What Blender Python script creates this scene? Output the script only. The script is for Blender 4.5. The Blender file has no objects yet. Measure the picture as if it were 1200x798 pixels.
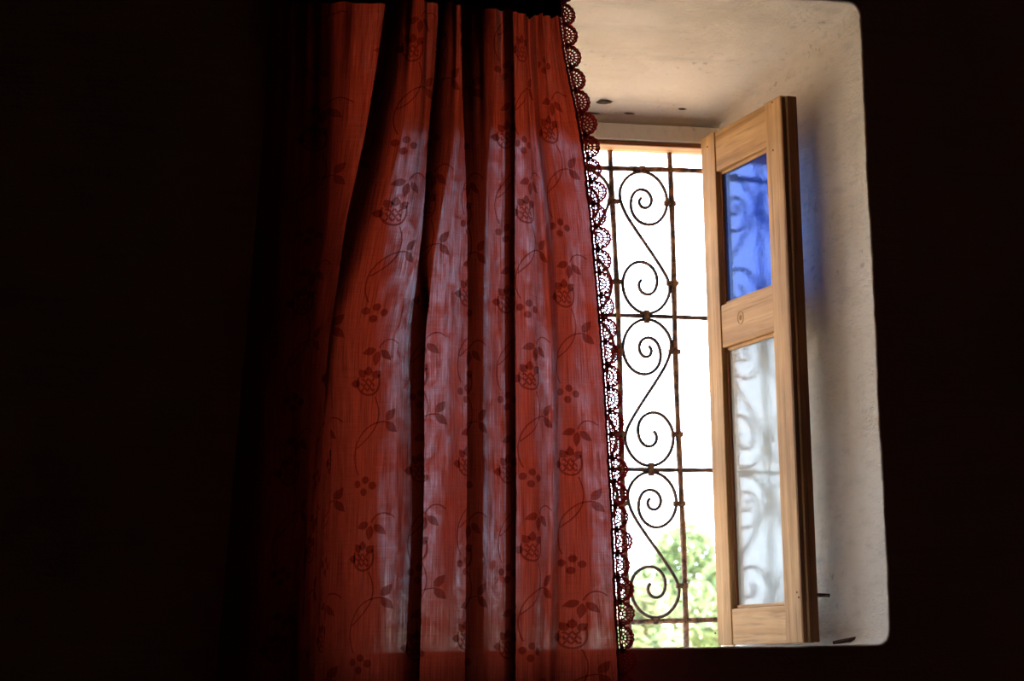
import bpy, bmesh, math, random
import numpy as np
from mathutils import Vector, Matrix
from math import sin, cos, pi, radians, sqrt, exp

# ------------------------------------------------------------------ camera, world, sun, exposure
scene = bpy.context.scene
C = scene.collection
F_PX, PITCH, YAW, ROLL = 2223.98, 0.1654, 0.2250, -0.0170
CAM = np.array([-1.1501, -2.6, -0.0099])
_f = np.array([sin(YAW) * cos(PITCH), cos(YAW) * cos(PITCH), sin(PITCH)])
_r0 = np.array([cos(YAW), -sin(YAW), 0.0])
_u0 = np.cross(_r0, _f)
_r = _r0 * cos(ROLL) + _u0 * sin(ROLL)
_u = -_r0 * sin(ROLL) + _u0 * cos(ROLL)
cam_data = bpy.data.cameras.new('camera')
cam_data.sensor_width = 36.0
cam_data.lens = F_PX * 36.0 / 1200.0
cam_data.clip_end = 500
cam_data.dof.use_dof = True
cam_data.dof.focus_distance = 2.85
cam_data.dof.aperture_fstop = 9.0
cam = bpy.data.objects.new('camera', cam_data)
C.objects.link(cam)
M = Matrix.Identity(4)
for i in range(3):
    M[i][0], M[i][1], M[i][2], M[i][3] = _r[i], _u[i], -_f[i], CAM[i]
cam.matrix_world = M
scene.camera = cam

vs = scene.view_settings
vs.view_transform = 'Standard'
vs.look = 'None'
vs.gamma = 1.0
vs.use_curve_mapping = False
vs.exposure = 0.0
scene.cycles.max_bounces = 10
scene.cycles.diffuse_bounces = 5
scene.cycles.transmission_bounces = 8
scene.cycles.transparent_max_bounces = 24
scene.cycles.caustics_reflective = False

SKY_STRENGTH = 9.5
world = bpy.data.worlds.new('sky')
scene.world = world
world.use_nodes = True
wn = world.node_tree.nodes
wl = world.node_tree.links
wn.clear()
w_out = wn.new('ShaderNodeOutputWorld')
w_bg = wn.new('ShaderNodeBackground')
w_tc = wn.new('ShaderNodeTexCoord')
w_sep = wn.new('ShaderNodeSeparateXYZ')
w_ramp = wn.new('ShaderNodeValToRGB')
w_ramp.color_ramp.elements[0].position = 0.0
w_ramp.color_ramp.elements[0].color = (0.76, 0.87, 1.0, 1)
w_ramp.color_ramp.elements[1].position = 0.9
w_ramp.color_ramp.elements[1].color = (0.42, 0.62, 1.0, 1)
wl.new(w_tc.outputs['Generated'], w_sep.inputs[0])
wl.new(w_sep.outputs['Z'], w_ramp.inputs[0])
wl.new(w_ramp.outputs[0], w_bg.inputs['Color'])
w_bg.inputs['Strength'].default_value = SKY_STRENGTH
wl.new(w_bg.outputs[0], w_out.inputs[0])

sun_d = bpy.data.lights.new('sun', 'SUN')
sun_d.energy = 26.0
sun_d.angle = 0.0093
sun_d.color = (1.0, 0.90, 0.74)
sun = bpy.data.objects.new('sun', sun_d)
C.objects.link(sun)
sun.location = (6, -4, 14)
sun.rotation_euler = (Vector((-0.30, 0.28, -0.90))).to_track_quat('-Z', 'Y').to_euler()

# ------------------------------------------------------------------ helpers
def at(px, py, Y):
    """the point of the plane y = Y that the photograph shows at pixel (px, py)"""
    v = _f + _r * ((px - 600.0) / F_PX) + _u * ((399.0 - py) / F_PX)
    return CAM + v * ((Y - CAM[1]) / v[1])

def at_plane(px, py, P0, n):
    v = _f + _r * ((px - 600.0) / F_PX) + _u * ((399.0 - py) / F_PX)
    return CAM + v * (np.dot(P0 - CAM, n) / np.dot(v, n))

def mesh_obj(name, verts, faces, mat, parent=None, smooth=False):
    me = bpy.data.meshes.new(name)
    me.from_pydata([tuple(map(float, v)) for v in verts], [], [tuple(f) for f in faces])
    me.update()
    if smooth:
        me.polygons.foreach_set('use_smooth', [True] * len(me.polygons))
    if mat:
        me.materials.append(mat)
    o = bpy.data.objects.new(name, me)
    C.objects.link(o)
    if parent:
        o.parent = parent
    return o

def bm_obj(name, bm, mat, parent=None, smooth=False):
    me = bpy.data.meshes.new(name)
    bm.normal_update()
    bm.to_mesh(me)
    bm.free()
    if smooth:
        me.polygons.foreach_set('use_smooth', [True] * len(me.polygons))
    if mat:
        me.materials.append(mat)
    o = bpy.data.objects.new(name, me)
    C.objects.link(o)
    if parent:
        o.parent = parent
    return o

def empty(name, loc=(0, 0, 0)):
    o = bpy.data.objects.new(name, None)
    o.empty_display_size = 0.05
    o.location = loc
    C.objects.link(o)
    return o

def tag(o, label=None, cat=None, group=None, kind=None):
    if label: o['label'] = label
    if cat: o['category'] = cat
    if group: o['group'] = group
    if kind: o['kind'] = kind
    return o

def tube_geo(pts, rad, sides=6, closed=False, flat=1.0, nrm=None):
    """verts, faces of a tube along pts; rad a number or a list"""
    P = np.array(pts, float)
    n = len(P)
    T = np.roll(P, -1, 0) - np.roll(P, 1, 0)
    if not closed:
        T[0] = P[1] - P[0]; T[-1] = P[-1] - P[-2]
    T /= np.linalg.norm(T, axis=1)[:, None] + 1e-12
    ref = np.array(nrm if nrm is not None else (0, 1, 0.0))
    V = []
    for i in range(n):
        a = np.cross(T[i], ref)
        if np.linalg.norm(a) < 1e-4:
            a = np.cross(T[i], (1, 0.0, 0))
        a /= np.linalg.norm(a)
        b = np.cross(a, T[i])
        r = rad[i] if hasattr(rad, '__len__') else rad
        for k in range(sides):
            t = 2 * pi * (k + .5) / sides
            V.append(P[i] + a * (r * cos(t)) + b * (r * sin(t) * flat))
    Fc = []
    for i in range(n if closed else n - 1):
        j = (i + 1) % n
        for k in range(sides):
            l = (k + 1) % sides
            Fc.append((i * sides + k, i * sides + l, j * sides + l, j * sides + k))
    if not closed:
        Fc.append(tuple(range(sides))[::-1])
        Fc.append(tuple((n - 1) * sides + k for k in range(sides)))
    return V, Fc

class Geo:
    def __init__(s): s.v = []; s.f = []
    def add(s, VF):
        o = len(s.v)
        s.v.extend(VF[0]); s.f.extend(tuple(i + o for i in f) for f in VF[1])
        return s
    def build(s, name, mat, parent=None, smooth=True):
        return mesh_obj(name, s.v, s.f, mat, parent, smooth)

def box_obj(name, p0, ax, size, mat, parent, bevel=0.0015):
    """box from corner p0 along the three unit axes ax, sizes size; local z axis runs along ax[2]"""
    bm = bmesh.new()
    vs_ = []
    for k in (0, 1):
        for j in (0, 1):
            for i in (0, 1):
                vs_.append(bm.verts.new((i * size[0], j * size[1], k * size[2])))
    for f in ((0, 2, 3, 1), (4, 5, 7, 6), (0, 1, 5, 4), (2, 6, 7, 3), (0, 4, 6, 2), (1, 3, 7, 5)):
        bm.faces.new([vs_[i] for i in f])
    bmesh.ops.recalc_face_normals(bm, faces=bm.faces[:])
    if bevel:
        bmesh.ops.bevel(bm, geom=bm.edges[:], offset=bevel, segments=2, affect='EDGES', profile=0.6)
    o = bm_obj(name, bm, mat, parent)
    m = Matrix.Identity(4)
    for c in range(3):
        for r in range(3):
            m[r][c] = ax[c][r]
        m[c][3] = p0[c]
    if parent:
        o.matrix_parent_inverse = Matrix.Identity(4)
        o.matrix_local = Matrix.Translation(-Vector(parent.location)) @ m
    else:
        o.matrix_world = m
    return o

# ------------------------------------------------------------------ materials
def new_mat(name):
    m = bpy.data.materials.new(name)
    m.use_nodes = True
    nt = m.node_tree
    nt.nodes.clear()
    out = nt.nodes.new('ShaderNodeOutputMaterial')
    return m, nt, out

def N(nt, t, **kw):
    n = nt.nodes.new(t)
    for k, v in kw.items():
        if k in n.inputs: n.inputs[k].default_value = v
        else: setattr(n, k, v)
    return n

def ramp(nt, src, stops):
    r = nt.nodes.new('ShaderNodeValToRGB')
    els = r.color_ramp.elements
    while len(els) < len(stops): els.new(0.5)
    for e, (p, c) in zip(els, stops):
        e.position = p
        e.color = (*c, 1) if len(c) == 3 else c
    nt.links.new(src, r.inputs[0])
    return r

def mapping(nt, scale, coord='Object'):
    tc = nt.nodes.new('ShaderNodeTexCoord')
    mp = nt.nodes.new('ShaderNodeMapping')
    mp.inputs['Scale'].default_value = scale
    nt.links.new(tc.outputs[coord], mp.inputs[0])
    return mp.outputs[0]

def noise(nt, vec, scale, detail=4, rough=0.55, dist=0.0):
    n = N(nt, 'ShaderNodeTexNoise', Scale=scale, Detail=detail, Roughness=rough, Distortion=dist)
    nt.links.new(vec, n.inputs['Vector'])
    return n.outputs['Fac']

def math_n(nt, op, a, b=None):
    m = nt.nodes.new('ShaderNodeMath'); m.operation = op
    for i, v in enumerate((a, b)):
        if v is None: continue
        if isinstance(v, (int, float)): m.inputs[i].default_value = v
        else: nt.links.new(v, m.inputs[i])
    return m.outputs[0]

def mixc(nt, fac, a, b, blend='MIX'):
    m = nt.nodes.new('ShaderNodeMix'); m.data_type = 'RGBA'; m.blend_type = blend
    for key, v in ((0, fac), (6, a), (7, b)):
        if isinstance(v, (int, float)): m.inputs[key].default_value = v
        elif isinstance(v, tuple): m.inputs[key].default_value = (*v, 1) if len(v) == 3 else v
        else: nt.links.new(v, m.inputs[key])
    return m.outputs[2]

def plaster(name, base, dark, bump=0.75, pits=True):
    m, nt, out = new_mat(name)
    v = mapping(nt, (1, 1, 1))
    big = noise(nt, v, 4.0, 5, 0.6)
    col = ramp(nt, big, [(0.30, dark), (0.55, base), (0.8, tuple(min(1, c * 1.06) for c in base))]).outputs[0]
    fine = noise(nt, v, 160.0, 6, 0.65)
    sp = noise(nt, v, 70.0, 3, 0.6)
    spots = ramp(nt, sp, [(0.60, (0, 0, 0)), (0.67, (1, 1, 1))]).outputs[0]
    mask = ramp(nt, noise(nt, v, 6.0, 2), [(0.5, (0, 0, 0)), (0.7, (1, 1, 1))]).outputs[0]
    sm = math_n(nt, 'MULTIPLY', spots, mask)
    sm = math_n(nt, 'MULTIPLY', sm, 0.55)
    col = mixc(nt, sm, col, tuple(c * 0.35 for c in base))
    streak = noise(nt, mapping(nt, (3, 14, 40)), 1.6, 5, 0.7)
    trowel = math_n(nt, 'MULTIPLY', streak, 0.9)
    col = mixc(nt, math_n(nt, 'MULTIPLY', ramp(nt, streak, [(0.52, (0, 0, 0)), (0.72, (1, 1, 1))]).outputs[0], 0.35), col, tuple(c * 0.55 for c in base))
    h = math_n(nt, 'ADD', math_n(nt, 'MULTIPLY', fine, 0.55), trowel)
    h = math_n(nt, 'ADD', h, math_n(nt, 'MULTIPLY', noise(nt, v, 22.0, 4), 0.9))
    bp = N(nt, 'ShaderNodeBump', Strength=bump, Distance=0.004)
    nt.links.new(h, bp.inputs['Height'])
    b = N(nt, 'ShaderNodeBsdfPrincipled', Roughness=0.95)
    b.inputs['Specular IOR Level'].default_value = 0.1
    nt.links.new(col, b.inputs['Base Color'])
    nt.links.new(bp.outputs[0], b.inputs['Normal'])
    nt.links.new(b.outputs[0], out.inputs[0])
    return m

def wood(name, light, mid, dark, rough=0.7, along=2):
    m, nt, out = new_mat(name)
    sc = [38.0, 38.0, 38.0]; sc[along] = 1.6
    v = mapping(nt, tuple(sc))
    oi = nt.nodes.new('ShaderNodeObjectInfo')
    add = nt.nodes.new('ShaderNodeVectorMath'); add.operation = 'MULTIPLY_ADD'
    nt.links.new(oi.outputs['Random'], add.inputs[0]); add.inputs[1].default_value = (17, 29, 7)
    nt.links.new(v, add.inputs[2])
    v = add.outputs[0]
    g = noise(nt, v, 1.0, 6, 0.6, 1.2)
    g2 = noise(nt, v, 5.0, 3, 0.6)
    col = ramp(nt, g, [(0.25, dark), (0.45, mid), (0.62, light), (0.8, mid)]).outputs[0]
    fleck = ramp(nt, g2, [(0.30, (0.45, 0.45, 0.45)), (0.46, (1, 1, 1))]).outputs[0]
    col = mixc(nt, 0.6, col, fleck, 'MULTIPLY')
    big = ramp(nt, noise(nt, mapping(nt, (5, 5, 5)), 1.0, 3), [(0.32, (0.62, 0.54, 0.45)), (0.62, (1.08, 1.06, 1.02))]).outputs[0]
    col = mixc(nt, 0.8, col, big, 'MULTIPLY')
    bp = N(nt, 'ShaderNodeBump', Strength=0.35, Distance=0.0015)
    nt.links.new(g2, bp.inputs['Height'])
    b = N(nt, 'ShaderNodeBsdfPrincipled', Roughness=rough)
    b.inputs['Specular IOR Level'].default_value = 0.25
    nt.links.new(col, b.inputs['Base Color'])
    nt.links.new(bp.outputs[0], b.inputs['Normal'])
    nt.links.new(b.outputs[0], out.inputs[0])
    return m

def iron(name, a, b_, scale=90.0):
    m, nt, out = new_mat(name)
    v = mapping(nt, (1, 1, 1))
    n = noise(nt, v, scale, 6, 0.7)
    col = ramp(nt, n, [(0.40, a), (0.62, b_)]).outputs[0]
    bp = N(nt, 'ShaderNodeBump', Strength=0.6, Distance=0.0015)
    nt.links.new(n, bp.inputs['Height'])
    b = N(nt, 'ShaderNodeBsdfPrincipled', Roughness=0.75, Metallic=0.35)
    nt.links.new(col, b.inputs['Base Color'])
    nt.links.new(bp.outputs[0], b.inputs['Normal'])
    nt.links.new(b.outputs[0], out.inputs[0])
    return m

def simple(name, colour, rough=0.9, var=0.25, scale=8.0):
    m, nt, out = new_mat(name)
    n = noise(nt, mapping(nt, (1, 1, 1)), scale, 5)
    col = ramp(nt, n, [(0.3, tuple(c * (1 - var) for c in colour)), (0.7, tuple(min(1, c * (1 + var)) for c in colour))]).outputs[0]
    b = N(nt, 'ShaderNodeBsdfPrincipled', Roughness=rough)
    b.inputs['Specular IOR Level'].default_value = 0.15
    nt.links.new(col, b.inputs['Base Color'])
    nt.links.new(b.outputs[0], out.inputs[0])
    return m

def cloth(name, refl, trans, holes, t_share=0.6):
    """woven cotton: reflects, lets light through diffusely, and open pores between the threads"""
    m, nt, out = new_mat(name)
    tc = nt.nodes.new('ShaderNodeTexCoord')
    def uvmap(sx, sy):
        mp = nt.nodes.new('ShaderNodeMapping'); mp.inputs['Scale'].default_value = (sx, sy, 1)
        nt.links.new(tc.outputs['UV'], mp.inputs[0]); return mp.outputs[0]
    warp = noise(nt, uvmap(900, 14), 1.0, 3, 0.6)
    weft = noise(nt, uvmap(20, 900), 1.0, 3, 0.6)
    th = math_n(nt, 'ADD', math_n(nt, 'MULTIPLY', warp, 0.78), math_n(nt, 'MULTIPLY', weft, 0.22))
    shade = ramp(nt, th, [(0.38, (0.62, 0.56, 0.54)), (0.60, (1.15, 1.15, 1.15))]).outputs[0]
    d = N(nt, 'ShaderNodeBsdfDiffuse'); t = N(nt, 'ShaderNodeBsdfTranslucent')
    nt.links.new(mixc(nt, 1.0, refl, shade, 'MULTIPLY'), d.inputs['Color'])
    nt.links.new(mixc(nt, 1.0, trans, shade, 'MULTIPLY'), t.inputs['Color'])
    bp = N(nt, 'ShaderNodeBump', Strength=0.25, Distance=0.0006)
    nt.links.new(th, bp.inputs['Height'])
    nt.links.new(bp.outputs[0], d.inputs['Normal']); nt.links.new(bp.outputs[0], t.inputs['Normal'])
    mx = N(nt, 'ShaderNodeMixShader', Fac=t_share)
    nt.links.new(d.outputs[0], mx.inputs[1]); nt.links.new(t.outputs[0], mx.inputs[2])
    tr = N(nt, 'ShaderNodeBsdfRefraction', IOR=1.10, Roughness=0.45, Color=(0.70, 0.84, 1.0, 1))  # blue of the sky light put into the pore colour
    crumple = noise(nt, uvmap(70, 38), 1.0, 4, 0.7, 0.8)
    hl = math_n(nt, 'MULTIPLY', ramp(nt, th, [(0.36, (0.05, 0.05, 0.05)), (0.66, (1, 1, 1))]).outputs[0],
                ramp(nt, crumple, [(0.34, (0.12, 0.12, 0.12)), (0.66, (1, 1, 1))]).outputs[0])
    slack = noise(nt, uvmap(26, 3.0), 1.0, 2, 0.5)
    hl = math_n(nt, 'MULTIPLY', hl, ramp(nt, slack, [(0.40, (0.10, 0.10, 0.10)), (0.60, (1, 1, 1))]).outputs[0])
    hl = math_n(nt, 'MULTIPLY', hl, holes)
    m2 = N(nt, 'ShaderNodeMixShader')
    nt.links.new(hl, m2.inputs[0]); nt.links.new(mx.outputs[0], m2.inputs[1]); nt.links.new(tr.outputs[0], m2.inputs[2])
    nt.links.new(m2.outputs[0], out.inputs[0])
    return m

def thread(name, colour, through, solid):
    """satin stitches lying on the cloth: a thin layer of thread that dims what comes through"""
    m, nt, out = new_mat(name)
    n = noise(nt, mapping(nt, (500, 500, 120)), 1.0, 2)
    d = N(nt, 'ShaderNodeBsdfDiffuse')
    nt.links.new(ramp(nt, n, [(0.3, tuple(c * 0.6 for c in colour)), (0.7, colour)]).outputs[0], d.inputs['Color'])
    tr = N(nt, 'ShaderNodeBsdfTransparent', Color=(*through, 1))
    mx = N(nt, 'ShaderNodeMixShader', Fac=solid)
    nt.links.new(tr.outputs[0], mx.inputs[1]); nt.links.new(d.outputs[0], mx.inputs[2])
    nt.links.new(mx.outputs[0], out.inputs[0])
    return m

def glass(name, tint, mirror, milk_col, milk, wav=0.25, refl=1.0):
    m, nt, out = new_mat(name)
    v = mapping(nt, (1, 1, 1))
    h = math_n(nt, 'ADD', noise(nt, v, 95.0, 3, 0.6), math_n(nt, 'MULTIPLY', noise(nt, v, 240.0, 2), 0.25))
    bp = N(nt, 'ShaderNodeBump', Strength=wav, Distance=0.004)
    nt.links.new(h, bp.inputs['Height'])
    gl = N(nt, 'ShaderNodeBsdfGlossy', Roughness=0.025, Color=(*mirror, 1))
    nt.links.new(bp.outputs[0], gl.inputs['Normal'])
    tr = N(nt, 'ShaderNodeBsdfTransparent', Color=(*tint, 1))
    tl = N(nt, 'ShaderNodeBsdfTranslucent', Color=(*milk_col, 1))
    m1 = N(nt, 'ShaderNodeMixShader', Fac=milk)
    nt.links.new(tr.outputs[0], m1.inputs[1]); nt.links.new(tl.outputs[0], m1.inputs[2])
    lw = N(nt, 'ShaderNodeLayerWeight')
    fr = math_n(nt, 'ADD', math_n(nt, 'MULTIPLY', math_n(nt, 'POWER', lw.outputs['Facing'], 5.0), 0.96), 0.043)
    fac = math_n(nt, 'MINIMUM', math_n(nt, 'MULTIPLY', fr, refl), 1.0)
    m2 = N(nt, 'ShaderNodeMixShader')
    nt.links.new(fac, m2.inputs[0]); nt.links.new(m1.outputs[0], m2.inputs[1]); nt.links.new(gl.outputs[0], m2.inputs[2])
    nt.links.new(m2.outputs[0], out.inputs[0])
    return m

def leaf_mat(name, a, b_):
    m, nt, out = new_mat(name)
    n = noise(nt, mapping(nt, (1, 1, 1)), 2.2, 3)
    col = ramp(nt, n, [(0.35, a), (0.65, b_)]).outputs[0]
    d = N(nt, 'ShaderNodeBsdfDiffuse'); t = N(nt, 'ShaderNodeBsdfTranslucent')
    nt.links.new(col, d.inputs['Color']); nt.links.new(col, t.inputs['Color'])
    mx = N(nt, 'ShaderNodeMixShader', Fac=0.45)
    nt.links.new(d.outputs[0], mx.inputs[1]); nt.links.new(t.outputs[0], mx.inputs[2])
    nt.links.new(mx.outputs[0], out.inputs[0])
    return m

MT = {
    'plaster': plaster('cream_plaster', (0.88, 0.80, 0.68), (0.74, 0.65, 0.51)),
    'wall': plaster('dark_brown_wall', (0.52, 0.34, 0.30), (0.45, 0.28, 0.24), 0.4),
    'outer': simple('earth_render', (0.60, 0.43, 0.30)),
    'board': plaster('painted_board', (0.78, 0.72, 0.62), (0.68, 0.61, 0.50), 0.2),
    'wood': wood('pine_upright', (0.64, 0.39, 0.17), (0.52, 0.29, 0.11), (0.30, 0.15, 0.05)),
    'wood_edge': wood('pine_shaded_edge', (0.30, 0.12, 0.045), (0.22, 0.085, 0.03), (0.12, 0.045, 0.018)),  # pine with the shade of room-facing edges put into its colour
    'wood_frame': wood('pine_frame', (0.66, 0.42, 0.22), (0.55, 0.33, 0.16), (0.30, 0.16, 0.07)),
    'knot': wood('pine_knot', (0.42, 0.24, 0.11), (0.34, 0.18, 0.08), (0.20, 0.10, 0.04)),
    'iron': iron('wrought_iron', (0.030, 0.022, 0.020), (0.18, 0.10, 0.06)),
    'rust': iron('rusty_iron', (0.05, 0.032, 0.024), (0.40, 0.22, 0.12), 60.0),
    'blue': glass('blue_glass', (0.38, 0.56, 1.0), (0.42, 0.55, 1.0), (0.40, 0.56, 1.0), 0.22, 0.05, 0.75),
    'clear': glass('ripple_glass', (0.90, 0.94, 0.95), (0.95, 0.98, 1.0), (0.85, 0.90, 0.92), 0.38, 0.05, 0.78),
    'cloth': cloth('red_cotton', (0.30, 0.036, 0.020), (0.188, 0.0205, 0.0086), 0.038),
    'band': simple('dark_red_tape', (0.030, 0.006, 0.006)),
    'embroidery': thread('red_stitching', (0.20, 0.02, 0.012), (0.60, 0.40, 0.36), 0.12),
    'lace': cloth('red_lace_thread', (0.42, 0.06, 0.05), (0.60, 0.10, 0.08), 0.0, 0.55),
    'floor': simple('earth_floor', (0.34, 0.20, 0.15)),
    'ceiling': simple('dark_ceiling', (0.30, 0.20, 0.16)),
    'ground': simple('dry_ground', (0.62, 0.46, 0.30), 1.0, 0.2, 1.5),
    'bark': simple('bark', (0.16, 0.11, 0.07), 1.0, 0.4, 30),
    'leaf': leaf_mat('light_leaf', (0.22, 0.29, 0.12), (0.34, 0.41, 0.22)),
    'leaf2': leaf_mat('olive_leaf', (0.26, 0.32, 0.15), (0.40, 0.44, 0.26)),
    'grime': simple('grime', (0.10, 0.075, 0.055)),
}

# ------------------------------------------------------------------ the setting: thick wall with a splayed window recess
D = 0.40            # depth of the recess to the window frame
WT = 0.50           # wall thickness
GY = 0.45           # plane of the iron grille
H0 = 0.9709         # height of the recess at the room face
deep_r = at(843, 141, D)
XR_D, ZT_D = deep_r[0], deep_r[2]                 # right and top of the recess at the frame
XL_D = at(440, 500, D)[0] - 0.02
XL_0 = -0.775

def rloop(xl, xr, zb, zt, rad, n_side=44, n_c=8):
    """rounded rectangle as a closed loop in (x, z), always the same count of points"""
    pts = []
    cs = [((xr - rad, zb + rad), -pi / 2), ((xr - rad, zt - rad), 0), ((xl + rad, zt - rad), pi / 2), ((xl + rad, zb + rad), pi)]
    for q in range(4):
        (cx, cz), a0 = cs[q]
        for k in range(n_c + 1):
            a = a0 + (pi / 2) * k / n_c
            pts.append((cx + rad * cos(a), cz + rad * sin(a)))
        (nx, nz), a1 = cs[(q + 1) % 4]
        p1 = (nx + rad * cos(a1), nz + rad * sin(a1))
        p0 = pts[-1]
        for k in range(1, n_side):
            t = k / n_side
            pts.append((p0[0] + (p1[0] - p0[0]) * t, p0[1] + (p1[1] - p0[1]) * t))
    return pts

RX0, RX1, RY0, RZ0, RZ1 = -3.3, 1.7, -4.4, -1.25, 1.55       # the room
def wall_rings():
    rings = []
    lip = 0.0035
    rings.append((0.0, rloop(RX0, RX1, RZ0, RZ1, 0.001), 0))
    rings.append((0.0, rloop(XL_0 - 0.12, 0.12, -0.12, H0 + 0.12, 0.04), 0))
    for k in range(7):
        a = (pi / 2) * k / 6
        o = lip * (1 - sin(a))
        rings.append((lip * (1 - cos(a)), rloop(XL_0 - o, o, -o, H0 + o, 0.020 + o), 0 if k < 1 else 1))
    for k in range(1, 15):
        t = k / 14
        y = lip + (D - lip) * t
        s = t
        rings.append((y, rloop(XL_0 + (XL_D - XL_0) * s, XR_D * s, 0.0, H0 + (ZT_D - H0) * s, 0.022 - 0.010 * t), 1))
    rings.append((D + 0.002, rloop(XL_D + .012, XR_D + .006, 0.0, ZT_D - .012, 0.006), 1))
    rings.append((WT, rloop(XL_D + .012, XR_D + .006, 0.0, ZT_D - .012, 0.006), 1))
    rings.append((WT, rloop(RX0, RX1, RZ0, RZ1, 0.001), 2))
    return rings

rng = np.random.default_rng(5)
rings = wall_rings()
nl = len(rings[0][1])
V = []; Fc = []; MI = []
ph = rng.uniform(0, 6.28, 12)
for ri, (y, loop, mi) in enumerate(rings):
    for k, (x, z) in enumerate(loop):
        j = 0.0
        if 2 <= ri <= len(rings) - 4:
            j = 0.0007 * (sin(x * 21 + z * 17 + ph[0]) + sin(z * 37 + y * 19 + ph[1]) + sin(x * 47 - y * 31 + ph[2])) + 0.0005 * sin(z * 110 + x * 90 + ph[3]) + 0.0004 * sin(z * 260 + y * 210 + ph[4])
            if z < 0.004: j *= 0.4
        cx, cz = -0.42, 0.48
        l = sqrt((x - cx) ** 2 + (z - cz) ** 2)
        V.append((x + j * (x - cx) / l, y, z + j * (z - cz) / l))
    if ri:
        for k in range(nl):
            k2 = (k + 1) % nl
            Fc.append(((ri - 1) * nl + k, ri * nl + k, ri * nl + k2, (ri - 1) * nl + k2))
            MI.append(mi)
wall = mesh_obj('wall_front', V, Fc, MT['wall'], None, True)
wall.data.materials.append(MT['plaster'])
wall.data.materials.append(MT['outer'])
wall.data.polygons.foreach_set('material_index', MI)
tag(wall, 'thick dark wall around the deep cream plastered window recess', 'wall', kind='structure')

def slab(name, p0, p1, mat, label, cat):
    bm = bmesh.new()
    bmesh.ops.create_cube(bm, size=1.0)
    for v in bm.verts:
        for a in range(3):
            v.co[a] = p0[a] if v.co[a] < 0 else p1[a]
    return tag(bm_obj(name, bm, mat), label, cat, kind='structure')

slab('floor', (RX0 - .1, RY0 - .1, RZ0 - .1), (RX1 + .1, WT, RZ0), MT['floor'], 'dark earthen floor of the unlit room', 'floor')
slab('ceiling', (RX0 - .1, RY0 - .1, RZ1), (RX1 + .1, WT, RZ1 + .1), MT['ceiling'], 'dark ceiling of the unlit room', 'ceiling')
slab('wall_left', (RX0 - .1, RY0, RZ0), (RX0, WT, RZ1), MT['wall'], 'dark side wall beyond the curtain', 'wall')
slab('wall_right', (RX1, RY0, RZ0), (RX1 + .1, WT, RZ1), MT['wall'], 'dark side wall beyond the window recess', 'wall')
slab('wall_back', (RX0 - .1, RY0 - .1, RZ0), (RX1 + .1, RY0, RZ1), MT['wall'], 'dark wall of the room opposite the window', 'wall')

def blob(name, p, sx, sy, sz, mat, parent, seed):
    r = random.Random(seed)
    bm = bmesh.new()
    bmesh.ops.create_icosphere(bm, subdivisions=2, radius=1.0)
    for v in bm.verts:
        k = 1 + r.uniform(-.22, .22)
        v.co = (p[0] + v.co.x * sx * k, p[1] + v.co.y * sy * k, p[2] + v.co.z * sz * k)
    return bm_obj(name, bm, mat, parent, True)

def head_z(y):
    return H0 + (ZT_D - H0) * (y / D)
def at_head(px, py):
    n = np.array([0, (ZT_D - H0) / D, -1.0]); n /= np.linalg.norm(n)
    return at_plane(px, py, np.array([0, 0, H0]), n)
for i, (px, py, sx, sy) in enumerate(((708, 120, .012, .010), (799, 128, .007, .006), (737, 133, .010, .004), (692, 133, .016, .004))):
    p = at_head(px, py)
    blob('chipped_plaster', p, sx, sy, .0010, MT['grime'], wall, i)

# ------------------------------------------------------------------ window frame
win = empty('window_1', (XR_D, D, 0))
tag(win, 'wooden frame at the back of the recess behind the grille', 'window', kind='structure')
X3 = (np.array([1, 0, 0.]), np.array([0, 1, 0.]), np.array([0, 0, 1.]))
z_b1 = at(760, 147, D)[2]; z_b0 = at(760, 165.0, D - .004)[2]
fw = XR_D - XL_D
XAX = (np.array([0, 1, 0.]), np.array([0, 0, 1.]), np.array([1, 0, 0.]))    # boards that run along x: local z along x
box_obj('lintel_board', (XL_D + .004, D - .006, z_b0), XAX, (.03, z_b1 - z_b0, fw - .008), MT['board'], win, .002)
z_r0 = at(760, 179, D + .055)[2]
box_obj('head_rail', (XL_D + .004, D + .004, z_r0), XAX, (.055, z_b0 - z_r0 - .0015, fw - .008), MT['wood_frame'], win, .002)
box_obj('head_bead', (XL_D + .004, D - .001, z_b0 - .008), XAX, (.006, .0065, fw - .008), MT['wood_edge'], win, .001)
XJ = at(826, 170, D + .06)[0]
box_obj('jamb', (XJ, D + .004, 0.0005), X3, (XR_D + .0055 - XJ, .055, z_r0 - .001), MT['wood_frame'], win, .002)
box_obj('jamb', (XL_D + .014, D + .004, 0.0005), X3, (.026, .055, z_r0 - .001), MT['wood_frame'], win, .002)

# ------------------------------------------------------------------ iron grille
grille = empty('window_grille', (at(750, 500, GY)[0], GY, 0))
tag(grille, 'dark wrought iron window grille of bars and spiral scrolls', 'grille')
GO = np.array(grille.location)
bar_r = at(785, 180, GY)[0] * .5 + at(803, 752, GY)[0] * .5
bar_l = at(713, 180, GY)[0] * .35 + at(732, 550, GY)[0] * .65
PIT = bar_r - bar_l
hz = [at(760, 198.5, GY)[2], at(775, 371.5, GY)[2], at(780, 550, GY)[2], at(790, 727.5, GY)[2]]
bars = [bar_r - PIT * k for k in range(5)]
z_top = z_r0 + .02
for k, bx in enumerate(bars):
    lean = (.0035, .0090, -.004, .003, -.002)[k]
    pts = []
    for i in range(23):
        t = i / 22
        z = z_top * t + .0005 * (1 - t)
        pts.append((bx - lean * (t - .5) + .0016 * sin(9 * t + k * 2.1), .0012 * sin(7 * t + k) + GY, z))
    g = Geo().add(tube_geo([np.array(p) - GO for p in pts], [.0048 + .0005 * sin(i * 1.7 + k) for i in range(23)], 8))
    g.build('vertical_bar', MT['rust'], grille)
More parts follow.
